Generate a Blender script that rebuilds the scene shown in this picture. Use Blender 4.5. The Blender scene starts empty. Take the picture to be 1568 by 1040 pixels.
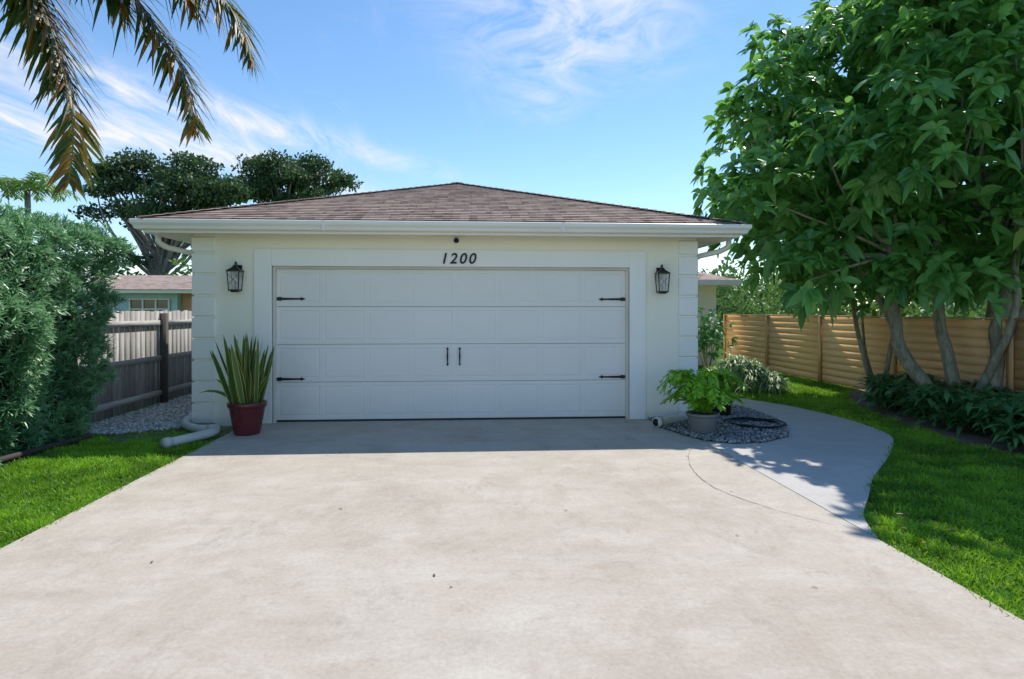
import bpy, math, random
import numpy as np
from mathutils import Vector, noise
from mathutils.geometry import tessellate_polygon
R=np.random.default_rng(7); random.seed(7)
sc=bpy.context.scene
sc.view_settings.view_transform='Standard'; sc.view_settings.look='None'; sc.view_settings.exposure=0
# ------------------------------------------------------------ node helper
class NT:
    def __init__(s,tree): s.t=tree; s.n=tree.nodes; s.l=tree.links
    def new(s,ty,**k):
        n=s.n.new(ty)
        for a,b in k.items(): setattr(n,a,b)
        return n
    def put(s,sock,v):
        if isinstance(v,bpy.types.NodeSocket): s.l.new(v,sock)
        elif isinstance(v,(tuple,list)):
            v=tuple(v)
            if sock.type=='RGBA' and len(v)==3: v=v+(1,)
            sock.default_value=v
        else: sock.default_value=v
    def m(s,op,a,b=0.0,c=0.0,clamp=False):
        n=s.new('ShaderNodeMath',operation=op); n.use_clamp=clamp
        s.put(n.inputs[0],a); s.put(n.inputs[1],b); s.put(n.inputs[2],c); return n.outputs[0]
    def mix(s,f,a,b,bt='MIX'):
        n=s.new('ShaderNodeMix',data_type='RGBA',blend_type=bt)
        s.put(n.inputs[0],f); s.put(n.inputs[6],a); s.put(n.inputs[7],b); return n.outputs[2]
    def noise(s,scale,detail=4,rough=.55,vec=None,dist=0):
        n=s.new('ShaderNodeTexNoise'); n.inputs['Scale'].default_value=scale
        n.inputs['Detail'].default_value=detail; n.inputs['Roughness'].default_value=rough
        n.inputs['Distortion'].default_value=dist
        if vec is not None: s.l.new(vec,n.inputs['Vector'])
        return n.outputs['Fac']
    def rng(s,v,a,b,c=0.0,d=1.0):
        n=s.new('ShaderNodeMapRange'); s.put(n.inputs[0],v)
        for i,x in enumerate((a,b,c,d)): n.inputs[i+1].default_value=x
        return n.outputs[0]
    def map(s,vec,scale=(1,1,1),rot=(0,0,0),loc=(0,0,0)):
        n=s.new('ShaderNodeMapping'); s.l.new(vec,n.inputs[0])
        n.inputs['Scale'].default_value=scale; n.inputs['Rotation'].default_value=rot; n.inputs['Location'].default_value=loc
        return n.outputs[0]
    def obj(s): return s.new('ShaderNodeTexCoord').outputs['Object']
    def attr(s,name): return s.new('ShaderNodeAttribute',attribute_name=name).outputs['Fac']
def mat(name,fn=None,col=(.5,.5,.5),rough=.6,metal=0,spec=.5):
    m=bpy.data.materials.new(name); m.use_nodes=True; t=NT(m.node_tree); t.n.clear()
    out=t.new('ShaderNodeOutputMaterial'); b=t.new('ShaderNodeBsdfPrincipled'); t.l.new(b.outputs[0],out.inputs[0])
    b.inputs['Roughness'].default_value=rough; b.inputs['Metallic'].default_value=metal
    b.inputs['Specular IOR Level'].default_value=spec
    t.put(b.inputs['Base Color'],col)
    t.b=b; t.out=out
    if fn: fn(t)
    return m
def bump(t,h,s=.3,d=.01):
    n=t.new('ShaderNodeBump'); n.inputs['Strength'].default_value=s; n.inputs['Distance'].default_value=d
    t.l.new(h,n.inputs['Height']); t.l.new(n.outputs[0],t.b.inputs['Normal'])
def painted(name,col,rough=.55,var=.08,bs=60,bst=.25,dirt=.0):
    def f(t):
        o=t.obj(); n=t.noise(1.3,5,.6,o); n2=t.noise(bs,3,.6,o)
        dark=tuple(c*(1-var*2) for c in col)
        c=t.mix(t.rng(n,.35,.7),dark,col)
        if dirt:
            z=t.new('ShaderNodeSeparateXYZ'); t.l.new(o,z.inputs[0])
            g=t.m('MULTIPLY',t.rng(z.outputs[2],.0,.45,1,0),t.noise(5,5,.7,o))
            c=t.mix(t.m('MULTIPLY',g,dirt),c,(.25,.2,.14))
        t.put(t.b.inputs['Base Color'],c); bump(t,n2,bst,.004)
    return mat(name,f,rough=rough)
def leafmat(name,dark,light,trans=.3,rough=.42,edge=None,rib=None,tcol=None,tip=None,extra=None,et=.68):
    def f(t):
        r=t.attr('rnd'); c=t.mix(r,dark,light)
        if tip: c=t.mix(t.rng(t.attr('tp'),.45,1.0),c,tip)
        if extra: c=t.mix(t.rng(r,1-extra[1],1-extra[1]+.01),c,extra[0])
        if edge: c=t.mix(t.rng(t.attr('edge'),et,et+.08),c,edge)
        if rib: c=t.mix(t.rng(t.attr('edge'),.02,.12,.7,0),c,rib)
        t.put(t.b.inputs['Base Color'],c)
        tr=t.new('ShaderNodeBsdfTranslucent'); t.put(tr.inputs[0],t.mix(.5,c,tcol or tuple(min(1,x*2.2) for x in light)))
        ms=t.new('ShaderNodeMixShader'); ms.inputs[0].default_value=trans
        t.l.new(t.b.outputs[0],ms.inputs[1]); t.l.new(tr.outputs[0],ms.inputs[2]); t.l.new(ms.outputs[0],t.out.inputs[0])
    return mat(name,f,rough=rough)
# ------------------------------------------------------------ mesh helpers
def link(o,parent=None):
    sc.collection.objects.link(o)
    if parent: o.parent=parent
    return o
def empty(name,loc=(0,0,0)):
    e=bpy.data.objects.new(name,None); e.empty_display_size=.2; e.location=(0,0,0); return link(e)
class MB:
    def __init__(s): s.v=[]; s.f=[]; s.mi=[]; s.uv=[]
    def add(s,vs,fs,mi=0,uvs=None):
        o=len(s.v); s.v+= [tuple(p) for p in vs]
        for i,f in enumerate(fs):
            s.f.append(tuple(o+j for j in f)); s.mi.append(mi)
            s.uv.append([uvs[j] for j in f] if uvs else [(0,0)]*len(f))
    def box(s,a,b,mi=0):
        x0,y0,z0=a; x1,y1,z1=b
        s.add([(x0,y0,z0),(x1,y0,z0),(x1,y1,z0),(x0,y1,z0),(x0,y0,z1),(x1,y0,z1),(x1,y1,z1),(x0,y1,z1)],
              [(0,3,2,1),(4,5,6,7),(0,1,5,4),(1,2,6,5),(2,3,7,6),(3,0,4,7)],mi)
    def tube(s,pts,rad,n=8,mi=0,cap=True):
        pts=[Vector(p) for p in pts]
        if not hasattr(rad,'__len__'): rad=[rad]*len(pts)
        vs=[];prev=None
        for i,p in enumerate(pts):
            t=(pts[min(i+1,len(pts)-1)]-pts[max(i-1,0)]).normalized()
            if prev is None:
                a=t.orthogonal().normalized()
            else:
                a=(prev-t*prev.dot(t)).normalized()
            prev=a; b=t.cross(a)
            for k in range(n):
                an=2*math.pi*k/n; vs.append(p+(a*math.cos(an)+b*math.sin(an))*rad[i])
        fs=[]
        for i in range(len(pts)-1):
            for k in range(n): fs.append((i*n+k,i*n+(k+1)%n,(i+1)*n+(k+1)%n,(i+1)*n+k))
        if cap: fs.append(tuple(range(n-1,-1,-1))); fs.append(tuple((len(pts)-1)*n+k for k in range(n)))
        s.add(vs,fs,mi)
    def lathe(s,c,prof,n=28,mi=0):
        vs=[];fs=[]
        for r,z in prof:
            for k in range(n):
                a=2*math.pi*k/n; vs.append((c[0]+r*math.cos(a),c[1]+r*math.sin(a),c[2]+z))
        for i in range(len(prof)-1):
            for k in range(n): fs.append((i*n+k,i*n+(k+1)%n,(i+1)*n+(k+1)%n,(i+1)*n+k))
        s.add(vs,fs,mi)
    def obj(s,name,mats,parent=None,smooth=False,bevel=0):
        me=bpy.data.meshes.new(name); me.from_pydata(s.v,[],s.f)
        if not isinstance(mats,(list,tuple)): mats=[mats]
        for m in mats: me.materials.append(m)
        me.polygons.foreach_set('material_index',s.mi)
        uv=me.uv_layers.new(name='UVMap'); flat=[c for f in s.uv for p in f for c in p]; uv.data.foreach_set('uv',flat)
        if smooth: me.polygons.foreach_set('use_smooth',[True]*len(me.polygons))
        me.update(); o=bpy.data.objects.new(name,me); link(o,parent)
        if bevel:
            b=o.modifiers.new('bevel','BEVEL'); b.width=bevel; b.segments=2; b.limit_method='ANGLE'
        return o
def npmesh(name,V,F,mats,parent=None,attrs=None,smooth=False):
    me=bpy.data.meshes.new(name); nf,k=F.shape
    me.vertices.add(len(V)); me.vertices.foreach_set('co',V.astype(np.float32).ravel())
    me.loops.add(nf*k); me.loops.foreach_set('vertex_index',F.astype(np.int32).ravel())
    me.polygons.add(nf); me.polygons.foreach_set('loop_start',np.arange(0,nf*k,k,dtype=np.int32))
    me.update(calc_edges=True)
    if attrs:
        for a,v in attrs.items():
            at=me.attributes.new(a,'FLOAT','POINT'); at.data.foreach_set('value',v.astype(np.float32).ravel())
    if smooth: me.polygons.foreach_set('use_smooth',np.ones(nf,dtype=bool))
    me.materials.append(mats); o=bpy.data.objects.new(name,me); return link(o,parent)
def nrm(a): return a/np.maximum(np.linalg.norm(a,axis=-1,keepdims=True),1e-9)
OV=[(0,.12),(.22,.8),(.5,1),(.78,.68),(1,.04)]
LN=[(0,.4),(.35,1),(.7,.75),(1,.05)]
def leaves(name,P,D,U,L,W,m,prof=OV,droop=0.,fold=0.,parent=None,rnd=None,smooth=True):
    P=np.asarray(P,float); n=len(P); D=nrm(np.asarray(D,float)); U=np.asarray(U,float)
    S=nrm(np.cross(D,U)+1e-6); U=np.cross(S,D); L=np.broadcast_to(L,(n,)).astype(float)[:,None]; W=np.broadcast_to(W,(n,)).astype(float)[:,None]
    dr=np.broadcast_to(droop,(n,)).astype(float)[:,None]; k=3 if fold else 2
    rows=[]
    for t,w in prof:
        c=P+D*L*t+np.array([0,0,-1.])*dr*L*t*t
        a=c-S*W*w/2; b=c+S*W*w/2
        if fold: rows.append(np.stack([a+U*fold*W*w,c,b+U*fold*W*w],1))
        else: rows.append(np.stack([a,b],1))
    V=np.stack(rows,1); r=len(prof)
    base=np.arange(n)[:,None,None]*(r*k); F=[]
    for i in range(r-1):
        for j in range(k-1): F.append([i*k+j,i*k+j+1,(i+1)*k+j+1,(i+1)*k+j])
    F=(base+np.array(F)[None]).reshape(-1,4)
    if rnd is None: rnd=R.random(n)
    rn=np.repeat(rnd,r*k); ed=np.tile(np.array([1,0,1] if k==3 else [1,1]),n*r); tp=np.tile(np.repeat([p[0] for p in prof],k),n)
    return npmesh(name,V.reshape(-1,3),F,m,parent,{'rnd':rn,'edge':ed,'tp':tp},smooth)
def rdir(n):
    return nrm(R.normal(size=(n,3)))
def whorls(C,A,n,spread=(.9,1.5)):
    """n leaves around each cluster point C with axis A -> P,D,U"""
    C=np.repeat(C,n,0); A=np.repeat(nrm(A),n,0); m=len(C)
    X=nrm(np.cross(A,rdir(m))); ang=R.uniform(spread[0],spread[1],m)[:,None]
    D=A*np.cos(ang)+X*np.sin(ang); U=A+.15*rdir(m)
    return C+D*.01,D,U
def inpoly(x,y,poly):
    c=np.zeros(len(x),bool); n=len(poly)
    for i in range(n):
        x1,y1=poly[i]; x2,y2=poly[(i+1)%n]
        if y1==y2: continue
        k=((y1>y)!=(y2>y))&(x<(x2-x1)*(y-y1)/(y2-y1)+x1); c^=k
    return c
def smooth_pts(pts,n=6):
    out=[];N=len(pts)
    for i in range(N-1):
        p0=Vector(pts[max(i-1,0)]);p1=Vector(pts[i]);p2=Vector(pts[i+1]);p3=Vector(pts[min(i+2,N-1)])
        for k in range(n):
            t=k/n; out.append(.5*((2*p1)+(p2-p0)*t+(2*p0-5*p1+4*p2-p3)*t*t+(3*p1-p0-3*p2+p3)*t**3))
    out.append(Vector(pts[-1])); return out
def slab(name,poly,z,m,depth=.0,parent=None):
    tri=tessellate_polygon([[Vector((x,y,0)) for x,y in poly]]); mb=MB()
    n=len(poly); vs=[(x,y,z) for x,y in poly]; fs=[]
    for t in tri:
        a,b,c=[Vector(vs[i]) for i in t]
        fs.append(tuple(t) if (b-a).cross(c-a).z>0 else tuple(reversed(t)))
    if depth:
        vs+=[(x,y,z-depth) for x,y in poly]
        for i in range(n): fs.append((i,(i+1)%n,n+(i+1)%n,n+i))
    mb.add(vs,fs); return mb.obj(name,m,parent)
def stones(name,x,y,z,size,m,parent=None):
    ph=(1+5**.5)/2
    v=np.array([(-1,ph,0),(1,ph,0),(-1,-ph,0),(1,-ph,0),(0,-1,ph),(0,1,ph),(0,-1,-ph),(0,1,-ph),(ph,0,-1),(ph,0,1),(-ph,0,-1),(-ph,0,1)])/1.9
    f=np.array([(0,11,5),(0,5,1),(0,1,7),(0,7,10),(0,10,11),(1,5,9),(5,11,4),(11,10,2),(10,7,6),(7,1,8),(3,9,4),(3,4,2),(3,2,6),(3,6,8),(3,8,9),(4,9,5),(2,4,11),(6,2,10),(8,6,7),(9,8,1)])
    n=len(x); s=size*R.uniform(.6,1.4,(n,1,1))*R.uniform(.6,1.2,(n,1,3)); V=v[None]*s*(1+.15*R.normal(size=(n,12,1)))
    a=R.uniform(0,6.28,n); c,sn=np.cos(a)[:,None],np.sin(a)[:,None]
    V=np.stack([V[:,:,0]*c-V[:,:,1]*sn,V[:,:,0]*sn+V[:,:,1]*c,V[:,:,2]*.8],2)+np.stack([x,y,z+R.uniform(0,.015,n)],1)[:,None]
    F=(np.arange(n)[:,None,None]*12+f[None]).reshape(-1,3)
    return npmesh(name,V.reshape(-1,3),F,m,parent,{'rnd':np.repeat(R.random(n),12)})
# ------------------------------------------------------------ camera, sun, world
cd=bpy.data.cameras.new('camera'); cam=bpy.data.objects.new('camera',cd); link(cam); sc.camera=cam
cam.location=(0,0,1.56); cam.rotation_euler=(math.radians(90),0,math.radians(-3.8))
cd.sensor_width=36; cd.lens=21.8; cd.shift_y=-.028; cd.clip_end=2000; cd.clip_start=.05
d=Vector((-1.23,-1.36,-2.72)); el=math.asin(2.72/d.length); az=math.atan2(1.23,1.36)
sd=bpy.data.lights.new('sun','SUN'); sd.energy=5.0; sd.angle=math.radians(.5); sd.color=(1,.955,.88)
so=bpy.data.objects.new('sun',sd); link(so); so.rotation_euler=d.to_track_quat('-Z','Y').to_euler(); so.location=(20,20,40)
w=bpy.data.worlds.new('World'); sc.world=w; w.use_nodes=True; t=NT(w.node_tree); t.n.clear()
sky=t.new('ShaderNodeTexSky',sky_type='NISHITA'); sky.sun_disc=False; sky.sun_elevation=el; sky.sun_rotation=az
sky.air_density=1.0; sky.dust_density=0.0; sky.ozone_density=2.4
g=t.new('ShaderNodeTexCoord').outputs['Generated']; sp=t.new('ShaderNodeSeparateXYZ'); t.l.new(g,sp.inputs[0])
z=t.m('MAXIMUM',sp.outputs[2],.04); u=t.m('DIVIDE',sp.outputs[0],z); v=t.m('DIVIDE',sp.outputs[1],z)
def gm(cx,cy,dx,dy,la,lb):
    a=t.m('SUBTRACT',u,cx); b=t.m('SUBTRACT',v,cy)
    p=t.m('DIVIDE',t.m('ADD',t.m('MULTIPLY',a,dx),t.m('MULTIPLY',b,dy)),la)
    q=t.m('DIVIDE',t.m('SUBTRACT',t.m('MULTIPLY',a,dy),t.m('MULTIPLY',b,dx)),lb)
    r=t.m('ADD',t.m('MULTIPLY',p,p),t.m('MULTIPLY',q,q)); return t.m('EXPONENT',t.m('MULTIPLY',r,-1))
cv=t.new('ShaderNodeCombineXYZ'); t.l.new(u,cv.inputs[0]); t.l.new(v,cv.inputs[1])
n1=t.noise(1.6,10,.64,t.map(cv.outputs[0],(2.6,.75,1),(0,0,math.radians(28))),.7)
n2=t.noise(3.1,9,.64,t.map(cv.outputs[0],(1.2,1.0,1),(0,0,math.radians(-30)),(3,1,0)),.8)
ms=t.m('ADD',t.m('ADD',gm(-1.30,3.2,.62,.78,1.4,.24),t.m('MULTIPLY',gm(-1.25,4.7,.35,.93,1.4,.28),.95)),t.m('MULTIPLY',gm(-2.3,3.6,.6,.8,1.3,.6),.9))
c1=t.m('MULTIPLY',ms,t.rng(n1,.35,.64))
c2=t.m('MULTIPLY',t.m('ADD',gm(.34,2.1,.3,.95,.58,.36),t.m('MULTIPLY',gm(.3,2.9,.3,.95,.35,.18),.4)),t.rng(n2,.36,.68))
c3=t.m('MULTIPLY',t.rng(n1,.56,.84),.12)
cm=t.m('ADD',t.m('ADD',c1,c2),c3,clamp=True)
hs=t.new('ShaderNodeHueSaturation'); hs.inputs['Saturation'].default_value=1.12; hs.inputs['Value'].default_value=1.25; hs.inputs['Hue'].default_value=.499; t.l.new(sky.outputs[0],hs.inputs['Color'])
bg=t.new('ShaderNodeBackground'); t.l.new(t.mix(cm,hs.outputs[0],(6.5,6.5,6.6)),bg.inputs[0]); bg.inputs[1].default_value=.15
wo=t.new('ShaderNodeOutputWorld'); t.l.new(bg.outputs[0],wo.inputs[0])
# ------------------------------------------------------------ materials
def f_conc(stain,base,hi,k=1.0):
    def f(t):
        o=t.obj(); big=t.noise(.55,6,.62,o,.3); mid=t.noise(1.7,8,.72,t.map(o,(1,1.9,1),(0,0,.2)),.25); fine=t.noise(38,4,.7,o); sp=t.noise(9,7,.8,o,.1)
        c=t.mix(t.rng(big,.32,.68),stain,base); c=t.mix(t.rng(mid,.46,.72,0,.55),c,hi)
        c=t.mix(t.rng(sp,.52,.76,0,.55*k),c,tuple(x*.66 for x in stain))
        m3=t.noise(.9,9,.74,t.map(o,(1.6,.8,1),(0,0,-.5),(5,2,0)),.35)
        c=t.mix(t.rng(m3,.50,.70,0,.6*k),c,(stain[0]*.76,stain[1]*.71,stain[2]*.69))
        m4=t.noise(2.6,9,.8,t.map(o,(1,.7,1),(0,0,.9),(2,7,0)),.4)
        c=t.mix(t.rng(m4,.55,.74,0,.65*k),c,(stain[0]*.60,stain[1]*.58,stain[2]*.585))
        m5=t.noise(1.5,6,.65,t.map(o,(.35,1.6,1),(0,0,.12),(8,3,0)),.2)
        c=t.mix(t.rng(m5,.56,.74,0,.4*k),c,(stain[0]*.72,stain[1]*.73,stain[2]*.77))
        c=t.mix(t.rng(fine,.3,.7,.20,0),c,(.12,.1,.08))
        vo=t.new('ShaderNodeTexVoronoi'); vo.inputs['Scale'].default_value=2.3; t.l.new(o,vo.inputs['Vector'])
        c=t.mix(t.rng(vo.outputs['Distance'],.008,.022,.5,0),c,(.1,.07,.05))
        t.put(t.b.inputs['Base Color'],c); bump(t,t.m('ADD',fine,t.m('MULTIPLY',sp,.6)),.35,.006)
    return f
M_drive=mat('driveway_concrete',f_conc((.465,.395,.32),(.56,.505,.425),(.64,.60,.53),.85),rough=.85,spec=.25)
M_walk=mat('walkway_concrete',f_conc((.49,.46,.42),(.57,.545,.51),(.62,.60,.57),.5),rough=.85,spec=.25)
def f_ground(t):
    o=t.obj(); c=t.mix(t.rng(t.noise(.25,6,.6,o),.35,.65),(.045,.095,.012),(.10,.18,.025)); c=t.mix(t.rng(t.noise(14,5,.7,o),.4,.7,0,.7),c,(.04,.06,.015))
    t.put(t.b.inputs['Base Color'],c); bump(t,t.noise(40,4,.7,o),.8,.03)
M_ground=mat('ground_lawn',f_ground,rough=.95,spec=.1)
def f_soil(t):
    o=t.obj(); c=t.mix(t.rng(t.noise(3,6,.7,o),.3,.7),(.13,.10,.075),(.32,.26,.21)); t.put(t.b.inputs['Base Color'],c); bump(t,t.noise(30,6,.8,o),1,.02)
M_soil=mat('soil',f_soil,rough=.95,spec=.1)
M_asph=mat('asphalt',lambda t:(t.put(t.b.inputs['Base Color'],t.mix(t.noise(60,3,.7,t.obj()),(.03,.03,.03),(.08,.08,.08)))),rough=.9)
def stonemat(nm,a,b):
    return mat(nm,lambda t:t.put(t.b.inputs['Base Color'],t.mix(t.attr('rnd'),a,b)),rough=.8)
M_gravel=stonemat('gravel_grey',(.28,.27,.25),(.75,.72,.68)); M_gravel2=stonemat('gravel_dark',(.09,.09,.095),(.42,.41,.40))
M_wall=painted('stucco_cream',(.95,.91,.775),.85,.012,90,.5,.35)
M_trim=painted('white_trim',(.95,.93,.87),.6,.02,90,.2,.25)
M_quoin=painted('quoin_white',(.95,.93,.87),.75,.02,90,.45,.3)
M_soff=painted('soffit_cream',(.92,.87,.76),.7,.03)
M_gut=painted('gutter_white',(.90,.86,.79),.4,.03,8,.05)
M_door=painted('door_paint',(.86,.835,.79),.45,.02,120,.08,.3)
M_black=mat('black_metal',col=(.018,.017,.017),rough=.4,metal=.3)
M_pvc=painted('pvc_white',(.75,.74,.68),.5,.15,20,.1)
M_seal=mat('rubber_seal',col=(.05,.04,.035),rough=.8)
M_jamb=painted('jamb_tan',(.80,.76,.66),.7,.08)
def f_sh(t):
    uv=t.new('ShaderNodeUVMap'); b=t.new('ShaderNodeTexBrick'); t.l.new(uv.outputs[0],b.inputs['Vector'])
    b.inputs['Scale'].default_value=1; b.inputs['Brick Width'].default_value=.27; b.inputs['Row Height'].default_value=.14
    b.inputs['Mortar Size'].default_value=.007; b.inputs['Mortar Smooth'].default_value=.3; b.offset=.37; b.offset_frequency=3
    t.put(b.inputs['Color1'],(.18,.128,.104)); t.put(b.inputs['Color2'],(.53,.39,.32)); t.put(b.inputs['Mortar'],(.07,.05,.045))
    sx=t.new('ShaderNodeSeparateXYZ'); t.l.new(uv.outputs[0],sx.inputs[0])
    cx=t.new('ShaderNodeCombineXYZ'); t.l.new(t.m('SNAP',sx.outputs[0],.117),cx.inputs[0]); t.l.new(t.m('FLOOR',t.m('DIVIDE',sx.outputs[1],.14)),cx.inputs[1])
    wn=t.new('ShaderNodeTexWhiteNoise'); t.l.new(cx.outputs[0],wn.inputs['Vector'])
    c=t.mix(t.m('MULTIPLY',t.rng(wn.outputs['Value'],.25,.9),.55),b.outputs[0],(.50,.385,.325)); c=t.mix(t.rng(wn.outputs['Value'],.0,.2,.55,0),c,(.12,.085,.07))
    c=t.mix(t.rng(t.noise(2.5,5,.6,uv.outputs[0]),.3,.7,0,.35),c,(.36,.28,.24)); c=t.mix(t.rng(t.noise(150,2,.6,uv.outputs[0]),.4,.7,0,.35),c,(.12,.09,.08))
    t.put(t.b.inputs['Base Color'],c); bump(t,t.noise(150,2,.6,uv.outputs[0]),.6,.004)
M_sh=mat('roof_shingles',f_sh,rough=.9,spec=.2)
def f_wood(a,b,axis,rk=.5):
    def f(t):
        o=t.obj(); s=[14,14,14]; s[axis]=.9
        n=t.noise(2.2,6,.65,t.map(o,tuple(s)),1.2); c=t.mix(t.rng(n,.3,.72),a,b)
        r=t.attr('rnd'); c=t.mix(t.m('MULTIPLY',r,rk),c,tuple(x*.6 for x in a)); t.put(t.b.inputs['Base Color'],c); bump(t,n,.4,.004)
    return f
M_fr=mat('cedar_boards',f_wood((.94,.50,.20),(1.0,.68,.35),1,.2),rough=.75)
M_frp=mat('cedar_posts',f_wood((.66,.36,.15),(.88,.56,.27),2),rough=.75)
M_fl=mat('weathered_boards',f_wood((.26,.245,.23),(.66,.635,.60),2),rough=.9,spec=.2)
M_flr=mat('weathered_rails',f_wood((.34,.32,.30),(.72,.69,.65),1),rough=.9,spec=.2)
M_fpo=mat('dark_post',f_wood((.07,.065,.06),(.18,.16,.14),2),rough=.9)
def f_bark(a,b):
    def f(t):
        o=t.obj(); n=t.noise(6,7,.7,t.map(o,(2,2,.6)),1); t.put(t.b.inputs['Base Color'],t.mix(t.rng(n,.35,.65),a,b)); bump(t,n,.8,.03)
    return f
M_bark=mat('bark_pale',f_bark((.17,.155,.10),(.42,.38,.28)),rough=.9); M_barkd=mat('bark_grey',f_bark((.12,.11,.10),(.36,.33,.30)),rough=.9)
M_leaf=leafmat('tree_leaf',(.05,.18,.04),(.22,.48,.11),.40,.30,rib=(.30,.52,.18),tcol=(.38,.78,.12),extra=((.45,.28,.02),.003))
M_pod=leafmat('hedge_leaf',(.045,.15,.07),(.18,.37,.16),.25,.4,tip=(.24,.44,.20))
M_grass=leafmat('grass_blade',(.055,.18,.010),(.29,.54,.035),.38,.55,tcol=(.42,.74,.03),extra=((.38,.35,.12),.015))
M_far=leafmat('far_leaf',(.018,.052,.020),(.07,.135,.042),.25,.6); M_far2=leafmat('far_leaf_light',(.04,.11,.02),(.13,.24,.05),.25,.6)
M_snake=leafmat('snake_leaf',(.03,.075,.025),(.08,.17,.04),.12,.4,edge=(.55,.50,.12),et=.78)
M_fern=leafmat('fern_leaf',(.12,.34,.02),(.34,.64,.05),.38,.45,tcol=(.5,.8,.06))
M_cover=leafmat('cover_leaf',(.035,.13,.04),(.14,.33,.11),.25,.4)
M_var=leafmat('strap_leaf',(.09,.20,.06),(.22,.36,.12),.2,.45,edge=(.60,.66,.38),et=.76)
M_palm=leafmat('palm_leaflet',(.03,.075,.015),(.09,.16,.03),.42,.45,tcol=(.24,.24,.03),extra=((.36,.17,.03),.38))
M_palmg=leafmat('palm_green',(.05,.15,.02),(.15,.30,.04),.3,.45)
M_rach=mat('palm_rachis',col=(.22,.16,.05),rough=.5)
# ------------------------------------------------------------ ground, driveway, walkway
gm_=MB(); gm_.add([(-500,-400,0),(500,-400,0),(500,800,0),(-500,800,0)],[(0,1,2,3)]); gm_.obj('ground',M_ground)
drive=[(-3.02,-7),(2.725,-7),(2.725,8.72),(-3.02,8.72)]
slab('driveway',drive,.03,M_drive,.05)
edge=[(2.735,4.0),(2.93,4.45),(3.28,4.92),(3.71,5.49),(4.34,6.20),(4.82,6.79),(5.12,7.25),(5.26,7.8),(5.30,8.54),(5.13,9.63),(4.72,10.6),(4.4,11.5),(4.3,14)]
es=[(p.x,p.y) for p in smooth_pts([(a,b,0) for a,b in edge],5)]
walk=es+[(3.22,14),(3.22,8.72),(2.735,8.72)]
slab('walkway',walk,.03,M_walk,.05)
slab('road',[(-200,-13),(200,-13),(200,-7),(-200,-7)],.008,M_asph)
bed=[(2.60,7.48),(2.75,7.12),(3.0,6.94),(3.4,6.98),(3.85,7.3),(4.16,7.88),(4.3,8.6),(4.30,9.35),(4.1,10.1),(3.7,10.5),(3.22,10.7),(3.22,8.66),(2.5,8.62),(2.5,7.9)]
M_bedsoil=painted('bed_soil',(.09,.085,.08),.95,.3)
slab('gravel_bed',bed,.036,M_bedsoil)
cr=MB()
def crack(pts,wd,zz=.0345):
    pts=smooth_pts([(a,b,zz) for a,b in pts],10)
    vs=[];fs=[]
    for i,p in enumerate(pts):
        tt=(pts[min(i+1,len(pts)-1)]-pts[max(i-1,0)]).normalized(); nn=Vector((-tt.y,tt.x,0)); j=random.uniform(-.006,.006); ww=wd*random.uniform(.25,1.2)*math.sin(math.pi*(i+.5)/(len(pts)))**.5
        vs+= [p+nn*(ww/2+j),p-nn*(ww/2-j)]
    for i in range(len(pts)-1): fs.append((2*i+1,2*i+3,2*i+2,2*i))
    cr.add(vs,fs)
crack([(2.45,6.75),(2.22,6.2),(2.10,5.6),(2.13,5.1),(2.35,4.6),(2.6,4.25)],.008)
cr.obj('driveway_joint',mat('joint_dark',col=(.24,.19,.15),rough=.95))
soilp=[(-4.8,7.75),(-4.1,7.55),(-3.5,7.6),(-3.03,7.7),(-3.03,8.6),(-5.1,8.6),(-5.1,8.1)]
slab('soil_strip',soilp,.006,M_soil)
grav=[(-5.12,8.15),(-4.4,8.05),(-3.75,8.45),(-3.75,20),(-5.12,20)]
slab('gravel_strip_base',grav,.012,painted('gravel_base',(.25,.24,.23),.95,.2))
treebed=[(5.9,3.0),(5.85,6.2),(5.75,6.9),(5.95,8.2),(6.2,9.5),(6.7,10.6),(7.2,11.4),(7.6,11.8),(12,11.8),(12,3)]
slab('planting_bed',treebed,.006,M_soil)
n=9000; x=R.uniform(-5.12,-3.75,n); y=8.05+(R.random(n)**1.5)*8; k=inpoly(x,y,grav); stones('gravel_strip',x[k],y[k],np.full(k.sum(),.018),.022,M_gravel)
n=9000; x=R.uniform(2.5,4.3,n); y=R.uniform(6.9,10.7,n); k=inpoly(x,y,bed); stones('gravel_bed_stones',x[k],y[k],np.full(k.sum(),.042),.020,M_gravel2)
# edging by the hedge
eb=MB(); eb.tube([(-4.75,5.0,.05),(-4.72,6.5,.06),(-4.62,7.3,.06),(-4.55,7.75,.05)],.035,8); eb.obj('garden_edging',M_seal,smooth=True)
# ------------------------------------------------------------ grass
def grass(name,x0,x1,y0,y1,n,test,h=(.04,.085),w=.009,pw=1.0):
    x=R.uniform(x0,x1,n); y=y0+(y1-y0)*R.random(n)**pw; k=test(x,y); x=x[k]; y=y[k]; m=len(x)
    D=np.stack([R.normal(0,.55,m),R.normal(0,.55,m),np.ones(m)],1)
    cl=np.array([noise.noise(Vector((a*.9,b*.9,0))) for a,b in zip(x,y)]); cl2=np.array([noise.noise(Vector((a*4,b*4,3))) for a,b in zip(x,y)])
    rn=np.clip(.45+cl*.8+cl2*.9+R.normal(0,.22,m),0,.975); rn[R.random(m)<.018]=1
    L=R.uniform(h[0],h[1],m)*(1+.7*cl2)
    leaves(name,np.stack([x,y,np.zeros(m)],1),D,R.normal(size=(m,3)),L,w*R.uniform(.7,1.4,m),M_grass,[(0,1),(.55,.8),(1,.1)],droop=R.uniform(.1,.6,m),rnd=rn,smooth=False)
conc=[(2.70,3.9)]+[(a-.03,b) for a,b in es]+[(3.22,14),(3.22,8),(2.70,8)]
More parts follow.
